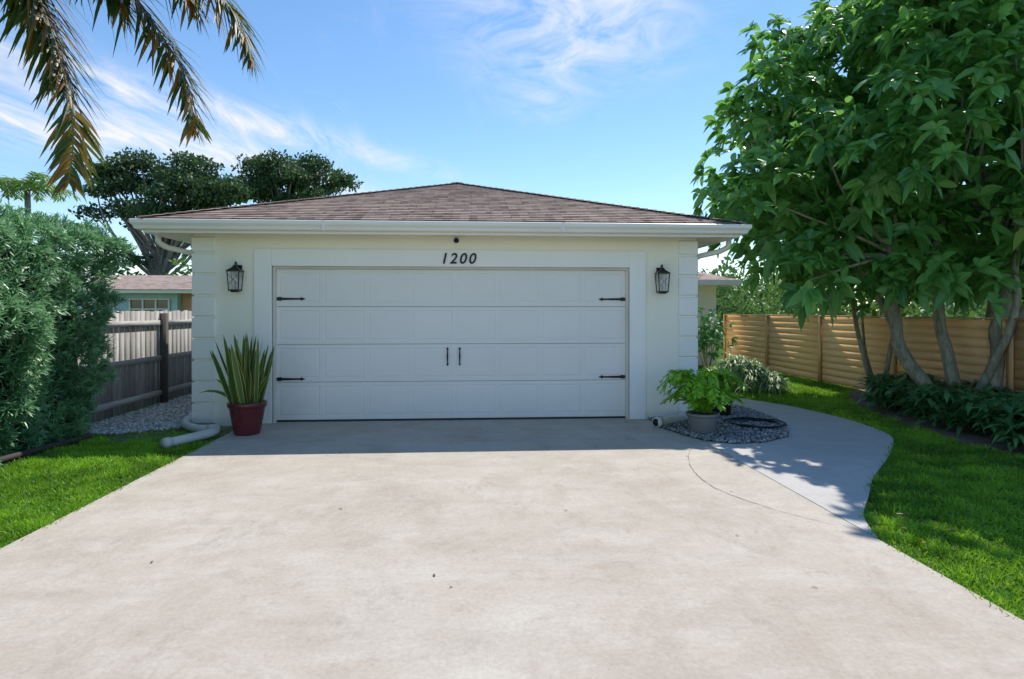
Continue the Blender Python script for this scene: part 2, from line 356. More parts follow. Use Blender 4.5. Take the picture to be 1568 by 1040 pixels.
def tr_(x,y): return (~inpoly(x,y,conc))&(~inpoly(x,y,treebed))&(x>2.70)&(x<7.58)&~((x<6.6)&(y>12.6)&(x<4.6))
grass('lawn_grass',2.69,7.6,1.8,7.5,150000,tr_,(.04,.085),.008)
grass('lawn_grass',4.3,7.6,7.5,17,75000,tr_,(.04,.09),.012,1.2)
def tl_(x,y): return (x<-3.0)&(x>-4.75)&(y<7.75+.25*np.sin(x*5))
grass('lawn_grass',-4.8,-2.98,3.2,8.1,80000,tl_,(.045,.09),.009)
def te_(x,y): return inpoly(x,y,soilp)&(R.random(len(x))<.3)
grass('lawn_grass',-4.8,-3.03,7.5,8.4,8000,te_,(.03,.07),.009)
# ------------------------------------------------------------ HOUSE
H=empty('stucco_garage_house')
X0,X1,YF,YB,ZS=-3.73,3.21,8.64,24,2.59
OX0,OX1,OZ=-2.70,2.235,2.17
mb=MB()
mb.box((X0,YF,0),(OX0,YF+.2,ZS)); mb.box((OX1,YF,0),(X1,YF+.2,ZS)); mb.box((OX0,YF,OZ),(OX1,YF+.2,ZS))
mb.box((X0,YF+.2,0),(X0+.2,YB,ZS)); mb.box((X1-.2,YF+.2,0),(X1,YB,ZS)); mb.box((X0,YB,0),(X1,YB+.2,ZS))
mb.obj('walls',M_wall,H)
mb=MB(); tw=.235; p=.028
mb.box((OX0-tw,YF-p,0.03),(OX0,YF+.1,OZ+tw)); mb.box((OX1,YF-p,.03),(OX1+tw,YF+.1,OZ+tw)); mb.box((OX0,YF-p,OZ),(OX1,YF+.1,OZ+tw))
mb.obj('door_trim',M_trim,H,bevel=.006)
mb=MB(); mb.box((OX0,YF+.02,.03),(OX0+.035,YF+.12,OZ)); mb.box((OX1-.035,YF+.02,.03),(OX1,YF+.12,OZ)); mb.box((OX0+.035,YF+.02,OZ-.03),(OX1-.035,YF+.12,OZ)); mb.obj('door_jamb',M_jamb,H)
# quoins
mb=MB(); qh=.29; i=0; zz=.035
while zz<2.5:
    z1=min(zz+qh-.018,2.56)
    for (a,b) in ((X0-.02,X0+.29),(X1-.265,X1+.02)):
        y0=YF-.028; q=.014
        vs=[(a,YF-.002,zz),(b,YF-.002,zz),(b,YF-.002,z1),(a,YF-.002,z1),(a+q*.2,y0,zz+q),(b-q,y0,zz+q),(b-q,y0,z1-q),(a+q*.2,y0,z1-q)]
        mb.add(vs,[(4,5,6,7),(0,1,5,4),(1,2,6,5),(2,3,7,6),(3,0,4,7)])
    for xs,sg in ((X0,-1),(X1,1)):
        mb.box((min(xs,xs+sg*.02),YF-.002,zz),(max(xs,xs+sg*.02),YF+.3,z1))
    zz+=qh
mb.obj('quoins',M_quoin,H)
# soffit, fascia, gutter
ov=.42
def rect(dd,z): return [(X0-dd,YB,z),(X0-dd,YF-dd,z),(X1+dd,YF-dd,z),(X1+dd,YB,z)]
mb=MB()
a=rect(0,ZS+.0);b=rect(ov,ZS+.0)
mb.add(a+b,[(0,1,5,4),(1,2,6,5),(2,3,7,6)]); mb.obj('soffit',M_soff,H)
mb=MB(); a=rect(ov,ZS-.03);b=rect(ov,2.74);c=rect(ov+.02,ZS-.03);e=rect(ov+.02,2.74)
mb.add(a+b+c+e,[(j,j+1,j+5,j+4) for j in range(3)]+[(8+j,9+j,13+j,12+j) for j in range(3)]+[(j,j+1,j+9,j+8) for j in range(3)]); mb.obj('fascia',M_gut,H)
prof=[(.42+.022,2.595),(.50,2.595),(.515,2.605),(.525,2.64),(.548,2.665),(.555,2.675),(.555,2.715),(.545,2.722),(.54,2.715),(.54,2.69),(.445,2.69)]
mb=MB(); vs=[]
for dd,z_ in prof: vs+=rect(dd,z_)
fs=[(4*i+j,4*i+j+1,4*i+4+j+1,4*i+4+j) for i in range(len(prof)-1) for j in range(3)]
mb.add(vs,fs); 
for sx in (-1.9,1.2): mb.box((sx,YF-.5575,2.596),(sx+.03,YF-.48,2.7225))
mb.obj('gutter',M_gut,H)
# roof courses
XC=(X0+X1)/2; E=.47; HW=(X1-X0)/2+E; PT=.329; ZE=2.742; sl=math.sqrt(1+PT*PT); ex=.14
mb=MB(); nC=int(HW*sl/ex)+1; yf=YF-E; yb=YB+E
for i in range(nC):
    s0=i*ex/sl; s1=min((i+1)*ex/sl,HW); 
    if s0>=HW: break
    r0=.012; zz0=ZE+s0*PT+r0; zz1=ZE+s1*PT+.001; zl=ZE+s0*PT-.002
    h0=HW-s0; h1=HW-s1
    def face(A,B,C,D_,uA,uB,uC,uD,Al,Bl):
        v0=i*.14+.004; v1=i*.14+.136
        mb.add([A,B,C,D_],[(0,1,2,3)],0,[(uA,v0),(uB,v0),(uC,v1),(uD,v1)])
        mb.add([Al,Bl,B,A],[(0,1,2,3)],0,[(uA,v0),(uB,v0),(uB,v0),(uA,v0)])
    face((XC-h0,yf+s0,zz0),(XC+h0,yf+s0,zz0),(XC+h1,yf+s1,zz1),(XC-h1,yf+s1,zz1),-h0,h0,h1,-h1,(XC-h0,yf+s0,zl),(XC+h0,yf+s0,zl))
    face((XC+h0,yf+s0,zz0),(XC+h0,yb-s0,zz0),(XC+h1,yb-s1,zz1),(XC+h1,yf+s1,zz1),yf+s0,yb-s0,yb-s1,yf+s1,(XC+h0,yf+s0,zl),(XC+h0,yb-s0,zl))
    face((XC-h0,yb-s0,zz0),(XC-h0,yf+s0,zz0),(XC-h1,yf+s1,zz1),(XC-h1,yb-s1,zz1),yb-s0,yf+s0,yf+s1,yb-s1,(XC-h0,yb-s0,zl),(XC-h0,yf+s0,zl))
    face((XC+h0,yb-s0,zz0),(XC-h0,yb-s0,zz0),(XC-h1,yb-s1,zz1),(XC+h1,yb-s1,zz1),-h0,h0,h1,-h1,(XC+h0,yb-s0,zl),(XC-h0,yb-s0,zl))
# hip caps
ap=Vector((XC,yf+HW,ZE+HW*PT))
def caps(A,B):
    A=Vector(A);B=Vector(B); L=(B-A).length; dn=(B-A).normalized(); sd_=Vector((dn.y,-dn.x,0)).normalized(); k=int(L/.15)
    for i in range(k+1):
        p0=A+dn*(i*L/k-.02); p1=A+dn*(min(L,(i+1)*L/k)+.05)
        up=Vector((0,0,.026)); up1=Vector((0,0,.012)); dz=Vector((0,0,-.018)); 
        vs=[p0+up,p0+sd_*.12+up+dz,p0-sd_*.12+up+dz,p1+up1,p1+sd_*.11+up1+dz,p1-sd_*.11+up1+dz,p0+sd_*.12+dz,p0-sd_*.12+dz]
        u0=random.random()*9
        mb.add(vs,[(0,1,4,3),(2,0,3,5),(1,0,2,7,6)],0,[(u0+q*.03,.05+i*.14) for q in range(8)])
caps((XC-HW,yf,ZE),ap); caps((XC+HW,yf,ZE),ap); caps(ap,(XC,yb-HW,ZE+HW*PT))
mb.obj('roof',M_sh,H)
# garage door
mb=MB(); dx0,dx1=OX0+.035,OX1-.035; dz0,dz1=.055,OZ-.03; yd=YF+.085; nr,ncol=4,8; sh=(dz1-dz0)/nr; cw=(dx1-dx0)/ncol
for r in range(nr):
    z0=dz0+r*sh+.003; z1=dz0+(r+1)*sh-.003
    for c in range(ncol):
        a=dx0+c*cw; b=a+cw
        lv=[(0,0,0.0),(.03,.05,0.0),(.036,.057,.0055),(.044,.066,.0055),(.060,.082,.001)]
        vs=[];
        for ix,iz,dy in lv: vs+=[(a+ix,yd+dy,z0+iz),(b-ix,yd+dy,z0+iz),(b-ix,yd+dy,z1-iz),(a+ix,yd+dy,z1-iz)]
        fs=[(4*q+j,4*q+(j+1)%4,4*q+4+(j+1)%4,4*q+4+j) for q in range(len(lv)-1) for j in range(4)]+[tuple(4*(len(lv)-1)+j for j in range(4))]
        mb.add(vs,fs)
    mb.add([(dx0,yd,z1),(dx1,yd,z1),(dx1,yd+.03,z1),(dx0,yd+.03,z1)],[(0,1,2,3)])
    mb.add([(dx0,yd,z0),(dx1,yd,z0),(dx1,yd+.03,z0),(dx0,yd+.03,z0)],[(0,3,2,1)])
mb.obj('garage_door',M_door,H)
mb=MB(); mb.box((dx0,yd+.031,.03),(dx1,yd+.05,dz1)); mb.box((dx0,yd-.004,.031),(dx1,yd+.03,.054)); mb.obj('door_seal',M_seal,H)
# hinges + handles
mb=MB(); yh=yd-.004
def strap(xa,zc,sg,L=.385):
    pts=[(0,.022),(.05,.028),(.07,.017),(L-.12,.012),(L-.07,.012),(L-.05,.024),(L-.03,.012),(L,.002)]
    up=[(xa+sg*a,yh-.006,zc+b) for a,b in pts]; lo=[(xa+sg*a,yh-.006,zc-b) for a,b in pts]; n_=len(pts)
    up2=[(a,yh+.004,c) for a,b,c in up]; lo2=[(a,yh+.004,c) for a,b,c in lo]
    fs=[(i,i+1,n_+i+1,n_+i) for i in range(n_-1)]+[(i,i+1,2*n_+i+1,2*n_+i) for i in range(n_-1)]+[(n_+i,n_+i+1,3*n_+i+1,3*n_+i) for i in range(n_-1)]
    mb.add(up+lo+up2+lo2,fs)
    for q in (.03,.15,.24): mb.tube([(xa+sg*q,yh-.004,zc),(xa+sg*q,yh-.014,zc)],.008,8)
for zc in (1.725,.62): strap(dx0+.005,zc,1); strap(dx1-.005,zc,-1)
for xc in (XC+.02-.085,XC+.02+.085):
    zc=.92
    for s_ in (-1,1):
        mb.tube([(xc,yh-.003,zc+s_*.105),(xc,yh-.012,zc+s_*.105)],.016,10); mb.tube([(xc,yh-.006,zc+s_*.08),(xc,yh-.035,zc+s_*.06)],.009,8)
        mb.add([(xc-.012,yh-.01,zc+s_*.10),(xc+.012,yh-.01,zc+s_*.10),(xc,yh-.008,zc+s_*.14)],[(0,1,2)])
    mb.tube([(xc,yh-.033,zc-.07),(xc,yh-.043,zc),(xc,yh-.033,zc+.07)],[.008,.012,.008],8)
mb.obj('door_hardware',M_black,H)
# numbers
cu=bpy.data.curves.new('house_number','FONT'); cu.body='1200'; cu.size=.205; cu.shear=.22; cu.extrude=.007; cu.offset=.003; cu.align_x='CENTER'; cu.space_character=1.25; cu.materials.append(M_black)
o=bpy.data.objects.new('house_number',cu); link(o,H); o.rotation_euler=(math.radians(90),0,0); o.location=(-.18,YF-p-.008,2.215)
mb=MB(); mb.lathe((0,0,0),[(0.001,-.0),(.035,0),(.037,.02),(.028,.045),(.001,.055)],16); o=mb.obj('security_camera',M_black,None,True); o.location=(-.2,YF-.0,2.535); o.rotation_euler=(math.radians(90),0,0)
# downspouts
mb=MB()
def rtube(pts,w=.035,d_=.045):
    mb.tube(pts,[w*1.15]*len(pts),6)
for sx,xe,xw in ((-1,X0-.49,X0-.045),(1,X1+.49,X1+.045)):
    pts=[(xe,YF+.05,2.60),(xe,YF+.05,2.50),(xe-sx*.03,YF+.08,2.46),(xe-sx*.10,YF+.12,2.42),(xw+sx*.08,YF+.22,2.36),(xw+sx*.01,YF+.25,2.31),(xw,YF+.26,2.22),(xw,YF+.26,.2)]
    rtube(pts)
mb.obj('downspouts',M_gut,H,smooth=True)
mb=MB(); mb.tube(smooth_pts([(X0-.05,YF+.24,.24),(X0-.08,YF+.15,.12),(-3.72,8.35,.09),(-3.45,8.05,.08),(-3.22,7.95,.08)],5),.052,12); mb.tube(smooth_pts([(-3.2,8.02,.085),(-3.13,7.75,.085),(-3.3,7.4,.075),(-3.42,7.2,.07)],5),.055,12)
mb.tube([(-3.24,7.96,.085),(-3.16,7.9,.085)],.064,12); mb.tube([(-3.395,7.25,.072),(-3.43,7.18,.07)],.064,12)
mb.obj('drain_pipe',M_pvc,None,True)
mb=MB(); mb.tube(smooth_pts([(X1+.05,YF+.24,.24),(X1+.03,YF+.05,.13),(3.0,8.45,.10),(2.72,8.2,.095),(2.46,8.0,.10)],5),.058,12,cap=False)
mb.tube([(2.48,8.015,.1),(2.42,7.97,.1)],.068,12); mb.tube([(2.425,7.975,.1),(2.417,7.967,.1)],.05,12,1)
mb.obj('drain_pipe',[M_pvc,M_black],None,True)
# wing
WY=17.3
mb=MB(); mb.box((X1,WY,0),(7.0,WY+7,2.35)); mb.obj('wing_walls',M_wall,H)
mb=MB()
mb.add([(X1,WY-.5,2.42),(7.5,WY-.5,2.42),(7.5,WY+7.5,2.42),(X1,WY+7.5,2.42),(X1,WY+3.5,3.6),(4.0,WY+3.5,3.6)],[(0,1,5,4),(1,2,5),(2,3,4,5)],0,[(0,0),(4.3,0),(8,0),(0,8),(0,4),(.8,4)])
mb.obj('wing_roof',M_sh,H)
mb=MB(); mb.box((X1,WY-.52,2.28),(7.52,WY-.44,2.42)); mb.box((7.44,WY-.44,2.28),(7.52,WY+7.5,2.42)); mb.box((X1,WY-.44,2.352),(7.44,WY,2.38)); mb.obj('wing_fascia',M_gut,H)
mb=MB(); mb.box((5.3,WY-.03,.1),(6.2,WY-.001,2.1)); mb.obj('entry_door',M_trim,H)
# lanterns
M_glass=mat('lantern_glass',col=(.85,.83,.75),rough=.15)
M_glass.node_tree.nodes['Principled BSDF'].inputs['Alpha'].default_value=.35
def lantern(xc,zc):
    e=empty('wall_lantern'); mb=MB(); y=YF
    mb.box((xc-.05,y-.022,zc-.02),(xc+.05,y-.001,zc+.17)); mb.tube(smooth_pts([(xc,y-.02,zc+.12),(xc,y-.07,zc+.19),(xc,y-.115,zc+.2),(xc,y-.12,zc+.15)],4),.009,8)
    yc=y-.12; 
    def ring(a,b,z0,z1):
        mb.add([(xc-a,yc-a,z0),(xc+a,yc-a,z0),(xc+a,yc+a,z0),(xc-a,yc+a,z0),(xc-b,yc-b,z1),(xc+b,yc-b,z1),(xc+b,yc+b,z1),(xc-b,yc+b,z1)],[(0,3,2,1),(4,5,6,7),(0,1,5,4),(1,2,6,5),(2,3,7,6),(3,0,4,7)])
    ring(.088,.088,zc+.075,zc+.09); ring(.085,.03,zc+.09,zc+.135); ring(.03,.02,zc+.135,zc+.16)
    ring(.068,.068,zc-.185,zc-.165); ring(.04,.05,zc-.2,zc-.185)
    for sx in(-1,1):
        for sy in(-1,1): mb.tube([(xc+sx*.062,yc+sy*.062,zc-.17),(xc+sx*.078,yc+sy*.078,zc+.08)],.007,6)
    for sx in(-1,1): mb.tube([(xc+sx*.064,yc-.066,zc-.10),(xc-sx*.072,yc-.074,zc+.04)],.0025,4)
    mb.tube([(xc,yc,zc-.165),(xc,yc,zc-.06)],.012,10)
    mb.obj('lantern_frame',M_black,e)
    mb=MB(); mb.tube([(xc,yc,zc-.058),(xc,yc,zc-.02),(xc,yc,zc+.01)],[.014,.022,.006],12); mb.obj('bulb',mat('bulb_white',col=(.8,.78,.7),rough=.2),e,True)
    mb=MB(); a,b=.06,.075; mb.add([(xc-a,yc-a,zc-.165),(xc+a,yc-a,zc-.165),(xc+a,yc+a,zc-.165),(xc-a,yc+a,zc-.165),(xc-b,yc-b,zc+.075),(xc+b,yc-b,zc+.075),(xc+b,yc+b,zc+.075),(xc-b,yc+b,zc+.075)],[(0,1,5,4),(1,2,6,5),(2,3,7,6),(3,0,4,7)]); mb.obj('panes',M_glass,e)
lantern(-3.145,2.01); lantern(2.675,2.0)
# ------------------------------------------------------------ fences
def boards(name,bx,m,parent):
    V=[];F=[];r=[]
    for i,(a,b) in enumerate(bx):
        x0,y0,z0=a;x1,y1,z1=b; o_=len(V)
        V+=[(x0,y0,z0),(x1,y0,z0),(x1,y1,z0),(x0,y1,z0),(x0,y0,z1),(x1,y0,z1),(x1,y1,z1),(x0,y1,z1)]
        F+=[[o_+q for q in f] for f in [(0,3,2,1),(4,5,6,7),(0,1,5,4),(1,2,6,5),(2,3,7,6),(3,0,4,7)]]; r+=[random.random()]*8
    return npmesh(name,np.array(V,float),np.array(F),m,parent,{'rnd':np.array(r)})
F1=empty('cedar_fence'); FX=7.6; bx=[];pp=[]
ys=[10.67-2.42*k for k in range(5,0,-1)]+[10.67,13.03,15.46,18.1]
for a,b in zip(ys[:-1],ys[1:]):
    zz=.04
    for i in range(10):
        h=.1365; bx.append(((FX+random.uniform(0,.0015),a+.006,zz),(FX+.025,b-.006,zz+h))); zz+=h+.0025
for a in ys: pp.append(((FX-.035,a-.05,0),(FX-.006,a+.05,1.45))); pp.append(((FX+.03,a-.05,0),(FX+.11,a+.05,1.44)))
for a,b in zip(ys[:-1],ys[1:]): pp.append(((FX-.05,a+.003,1.436),(FX+.10,b-.003,1.46)))
boards('planks',bx,M_fr,F1); boards('posts',pp,M_frp,F1)
F2=empty('weathered_fence'); GX=-5.15; bx=[]; y=3.0
while y<20:
    wd=random.uniform(.132,.142); t0=1.56+random.uniform(-.012,.012); bx.append(((GX-.02+random.uniform(-.004,.004),y,.04),(GX-.001,y+wd,t0))); y+=wd+random.uniform(.004,.016)
boards('pickets',bx,M_fl,F2)
rl=[]; yp=[5.9,8.3,10.7,13.1,15.5,17.9]
for a,b in zip(yp[:-1],yp[1:]):
    for zz in (.17,.74,1.32): rl.append(((GX,a+.05,zz),(GX+.038,b-.05,zz+.085)))
boards('rails',rl,M_flr,F2); boards('posts',[((GX+.001,a-.05,0),(GX+.095,a+.045,1.52)) for a in yp],M_fpo,F2)
# ------------------------------------------------------------ right tree
T=empty('broadleaf_tree'); 
zs=[1.4,2.3,3,4,5,6,7,8.2]; xm=[5.4,4.35,3.75,3.45,3.85,4.1,4.7,6.2]
blobs=[]
for a in np.arange(4.85,7.5,.42):   # drooping lower skirt
    blobs.append((a+random.uniform(-.1,.1),8.6+random.uniform(-.5,.9),1.82+.10*abs(a-6)+random.uniform(-.08,.2),random.uniform(.42,.52)))
    blobs.append((a+random.uniform(-.1,.1),9.3+random.uniform(-.5,.9),2.40+random.uniform(-.1,.25),random.uniform(.5,.6)))
for a in np.arange(7.5,10.2,.5): blobs.append((a,8.4+random.uniform(-.5,.8),2.40+random.uniform(-.1,.2),.5)); blobs.append((a,10.8+random.uniform(-.5,.8),2.2+random.uniform(-.1,.2),.6))
tries=0
while len(blobs)<235 and tries<90000:
    tries+=1
    Z=random.uniform(2.0,8.3); Y=random.uniform(7.4,12.6); X=random.uniform(3.3,11.5); r=random.uniform(.45,.85)
    lim=np.interp(Z,zs,xm)*Y/9.5
    if X-r*.8<lim: continue
    if ((X-7.5)/4.6)**2+((Y-9.9)/2.9)**2+((Z-4.6)/4.2)**2>1: continue
    zlow=1.55 if X<6.6 else 2.0
    if Z-r*.8<zlow: continue
    if X-.452*Z-r*.5<2.95 and Y-.50*Z-r*.5<6.7: continue
    if any((X-b[0])**2+(Y-b[1])**2+(Z-b[2])**2<(.42*(r+b[3]))**2 for b in blobs): continue
    blobs.append((X,Y,Z,r))
C=[];A=[]
for X,Y,Z,r in blobs:
    k=int(25*(r/.65)**2)+3; dd=rdir(k); dd[:,2]=np.where(dd[:,2]<-.6,-dd[:,2],dd[:,2]); rr=r*R.uniform(.6,1.12,(k,1))
    C.append(np.array([X,Y,Z])+dd*rr*np.array([1,1,.85])); A.append(dd*.7+np.array([0,0,.45])+.35*rdir(k))
C=np.concatenate(C);A=np.concatenate(A)
P,D,U=whorls(C,A,7,(.7,1.55)); m=len(P); L=R.uniform(.16,.31,m)
rn=np.clip(np.repeat(R.normal(.45,.25,len(C)),7)+R.normal(0,.15,m),0,.99); rn[R.random(m)<.003]=1
leaves('crown_leaves',P,D,U,L,L*R.uniform(.40,.52,m),M_leaf,OV,droop=R.uniform(.2,.7,m),fold=.16,parent=T,rnd=rn)
mb=MB()
def limb(a,b,r0,r1,wob=.12,n=7,mbx=None):
    mbx=mbx or mb
    a=Vector(a);b=Vector(b); pts=[];rs=[]
    L=(b-a).length; w1=Vector((random.uniform(-1,1),random.uniform(-1,1),random.uniform(-.3,.3)))*wob*L
    for i in range(n):
        t_=i/(n-1); pts.append(a.lerp(b,t_)+w1*math.sin(math.pi*t_)+Vector((random.uniform(-1,1),random.uniform(-1,1),0))*r0*.35*(0<i<n-1)); rs.append(r0+(r1-r0)*t_)
    pts=smooth_pts(pts,3); rs=list(np.interp(np.linspace(0,n-1,len(pts)),range(n),rs)); mbx.tube(pts,rs,9); return pts
stems=[((7.1,8.75,-.05),(6.35,8.9,2.4),.115,.065),((7.2,8.6,-.05),(7.0,8.9,2.6),.10,.06),((7.4,8.35,-.05),(8.0,8.6,2.5),.12,.07),((7.1,8.9,-.05),(6.7,10.0,2.4),.07,.045),((7.4,8.6,-.05),(8.5,9.4,2.6),.10,.06),((7.05,8.5,-.05),(7.55,8.1,2.4),.07,.04),((7.35,8.45,-.05),(8.3,8.3,2.4),.07,.04)]
ends=[]
for a,b,r0,r1 in stems:
    limb(a,b,r0,r1,.10,9); ends.append((Vector(b),r1))
for X,Y,Z,r in blobs[:130]:
    tv=Vector((X,Y,Z)); best=min(ends,key=lambda q:(q[0]-tv).length)
    if random.random()<.6: limb(best[0],tv,best[1]*.5,.012,.1,7)
mb.tube([(7.2,8.65,-.05),(7.2,8.65,.25)],[.34,.2],10)
mb.obj('trunk_limbs',M_bark,T,True)
# slim forked shrub tree near the fence
T2=empty('slim_tree'); mb=MB()
limb((7.1,10.4,0),(6.65,10.5,1.9),.05,.03,.03); limb((7.15,10.4,0),(7.5,10.3,2.0),.05,.03,.03); limb((7.15,10.42,0),(7.05,10.8,1.9),.03,.02,.05)
mb.obj('trunks',M_bark,T2,True)
C=np.array([7.1,10.4,2.2])+rdir(70)*R.uniform(.2,.75,(70,1)); P,D,U=whorls(C,rdir(70)+[0,0,.5],8,(.7,1.5)); m=len(P); L=R.uniform(.13,.22,m); leaves('leaves',P,D,U,L,L*.45,M_leaf,OV,droop=.35,fold=.15,parent=T2)
# groundcover under tree
def strapplant(name,pts,n,L,W,m,parent=None,prof=LN,up=.7,droop=(.3,.9),fold=.12):
    C=np.repeat(np.array(pts,float),n,0); k=len(C); a=R.uniform(0,6.28,k); u_=R.uniform(up*.4,up*1.5,k)
    D=np.stack([np.cos(a),np.sin(a),u_],1); Ln=R.uniform(L*.6,L*1.1,k)
    return leaves(name,C+D*.02,D,np.tile([0,0,1.],(k,1)),Ln,W*R.uniform(.7,1.2,k),m,prof,droop=R.uniform(droop[0],droop[1],k),fold=fold,parent=parent)
n=3600; x=R.uniform(5.9,8.6,n); y=R.uniform(4.5,10.2,n); k=inpoly(x,y,[(a+.15,b) for a,b in treebed])&(x<7.58)&((x-5.9)>.12*(y-6))
x=x[k][:620];y=y[k][:620]
strapplant('groundcover_plants',np.stack([x,y,R.uniform(.05,.45,len(x))],1),11,.30,.065,M_cover,up=.8)
n=75; a=R.uniform(0,6.28,n); rr=.75*np.sqrt(R.random(n)); strapplant('strap_leaf_bush',np.stack([5.25+rr*np.cos(a),11.9+rr*np.sin(a),.10+.5*(1-rr/.75)],1),26,.52,.032,M_var,up=1.6,droop=(.6,1.5))
e=empty('entry_shrub'); mb=MB()
for i in range(6): limb((5.7,14.6,0),(5.7+random.uniform(-.45,.45),14.6+random.uniform(-.4,.4),random.uniform(.9,1.5)),.015,.006,.1)
mb.obj('stems',M_bark,e,True); C=np.array([5.7,14.6,1.05])+rdir(90)*R.uniform(.1,.6,(90,1))*[1,1,1.2]; P,D,U=whorls(C,rdir(90)+[0,0,.6],7,(.6,1.4)); leaves('leaves',P,D,U,.17,.045,M_cover,LN,droop=.4,fold=.1,parent=e)
# shrubs beyond the cedar fence
P=[]
for i in range(60):
    Y=random.uniform(6,24); X=random.uniform(8.8,12.5); Z=random.uniform(.8,3.3); r=random.uniform(.5,.9); k=int(150*r*r); P.append(np.array([X,Y,Z])+rdir(k)*r*R.uniform(.5,1.1,(k,1)))
P=np.concatenate(P); P=P[P[:,2]>0]; k=len(P); Lf=R.uniform(.12,.24,k); leaves('boundary_shrubs',P,rdir(k),rdir(k),Lf,Lf*.55,M_far2,OV,droop=.3)
# ------------------------------------------------------------ hedge
HG=empty('podocarpus_hedge')
def hedge_pts(n,face):
    a=R.random(n);b=R.random(n)
    Y=4.2+a*4.3
    if face=='x': P=np.stack([np.full(n,-4.72),Y,b*2.6],1); N=np.tile([1.,0,.1],(n,1))
    if face=='t': P=np.stack([-6.2+b*1.5,Y,np.full(n,2.6)],1); N=np.tile([0.,0,1],(n,1))
    if face=='e': P=np.stack([-6.2+a*1.5,np.full(n,8.35),b*2.6],1); N=np.tile([0,1.,.1],(n,1))
    if face=='f': P=np.stack([-6.2+a*1.5,np.full(n,4.2),b*2.6],1); N=np.tile([0,-1.,.1],(n,1))
    zf=P[:,2]/2.6
    P[:,1]+=np.where(P[:,1]>6.5,(zf-.75)*.45*(P[:,1]-6.5)/1.85,0); P[:,0]+=np.where(P[:,0]>-5.2,(zf-.5)*.16,0)
    rc=.3; cx=np.clip((P[:,0]+4.72+rc)/rc,0,1)*np.clip((P[:,2]-2.6+rc)/rc,0,1); P[:,2]-=cx*.12; P[:,0]-=cx*.12
    l=np.array([noise.noise(Vector(p)*1.7)*.22+noise.noise(Vector(p)*4.5)*.12 for p in P])
    return P+N*(l[:,None]+R.uniform(-.09,.06,(n,1))),N
Ps=[];Ns=[]
for f_,n in (('x',3000),('t',1000),('e',800),('f',350)):
    p_,n_=hedge_pts(n,f_); Ps.append(p_);Ns.append(n_)
C=np.concatenate(Ps);N=np.concatenate(Ns); A=N*.8+np.array([0,0,.55])+.5*rdir(len(C))
k=15; P,D,U=whorls(C,A,k,(.35,1.35)); P=P+np.repeat(nrm(A),k,0)*R.uniform(-.05,.05,(len(P),1)); m=len(P)
rn=np.clip(np.repeat(np.array([noise.noise(Vector(c)*2.2) for c in C])*.8+R.normal(.48,.2,len(C)),k)+R.normal(0,.1,m),0,1)
leaves('foliage',P,D,U,R.uniform(.06,.105,m),.0165,M_pod,LN,droop=R.uniform(0,.3,m),parent=HG,rnd=rn)
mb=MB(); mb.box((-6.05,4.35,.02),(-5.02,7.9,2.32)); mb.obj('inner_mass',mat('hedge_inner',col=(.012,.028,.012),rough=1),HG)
# ------------------------------------------------------------ palms
def frond(pts,nl,LL,ww,acc,droop=.5,ang=.9,rb=None,mbx=None,flat=False):
    sp_=smooth_pts(pts,10); N=len(sp_)
    if mbx: mbx.tube(sp_,[ (rb*(1-.8*i/N)) for i in range(N)],6)
    for i in range(nl):
        t_=.08+.92*i/nl; fi=t_*(N-1); i0=min(int(fi),N-2); p_=sp_[i0].lerp(sp_[i0+1],fi-i0); tn=(sp_[i0+1]-sp_[i0]).normalized()
        sd_=tn.cross(Vector((0,0,1))); 
        if sd_.length<.15: sd_=Vector((1,0,0))
        sd_.normalize(); upv=sd_.cross(tn)
        env=math.sin(math.pi*min(1,.15+.85*t_))**.5*(1-.35*t_)+.12
        for s_ in(-1,1):
            dv=tn*math.cos(ang)+sd_*s_*math.sin(ang)+upv*random.uniform(-.5,.5)+Vector([random.uniform(-.15,.15) for _ in range(3)])
            acc.append((tuple(p_),tuple(dv.normalized()),tuple(upv+sd_*s_*.3),LL*env*random.uniform(.75,1.15),ww*random.uniform(.8,1.1)))
def frondmesh(name,acc,m,parent,droop,prof=LN,rnd=None):
    P,D,U,L,W=[np.array(q,float) for q in zip(*acc)]; return leaves(name,P,D,U,L,W,m,prof,droop=droop,fold=.15,parent=parent,rnd=rnd)
PT_=empty('coconut_palm'); acc=[]; mb=MB(); c0=(-4.85,6.1,5.9)
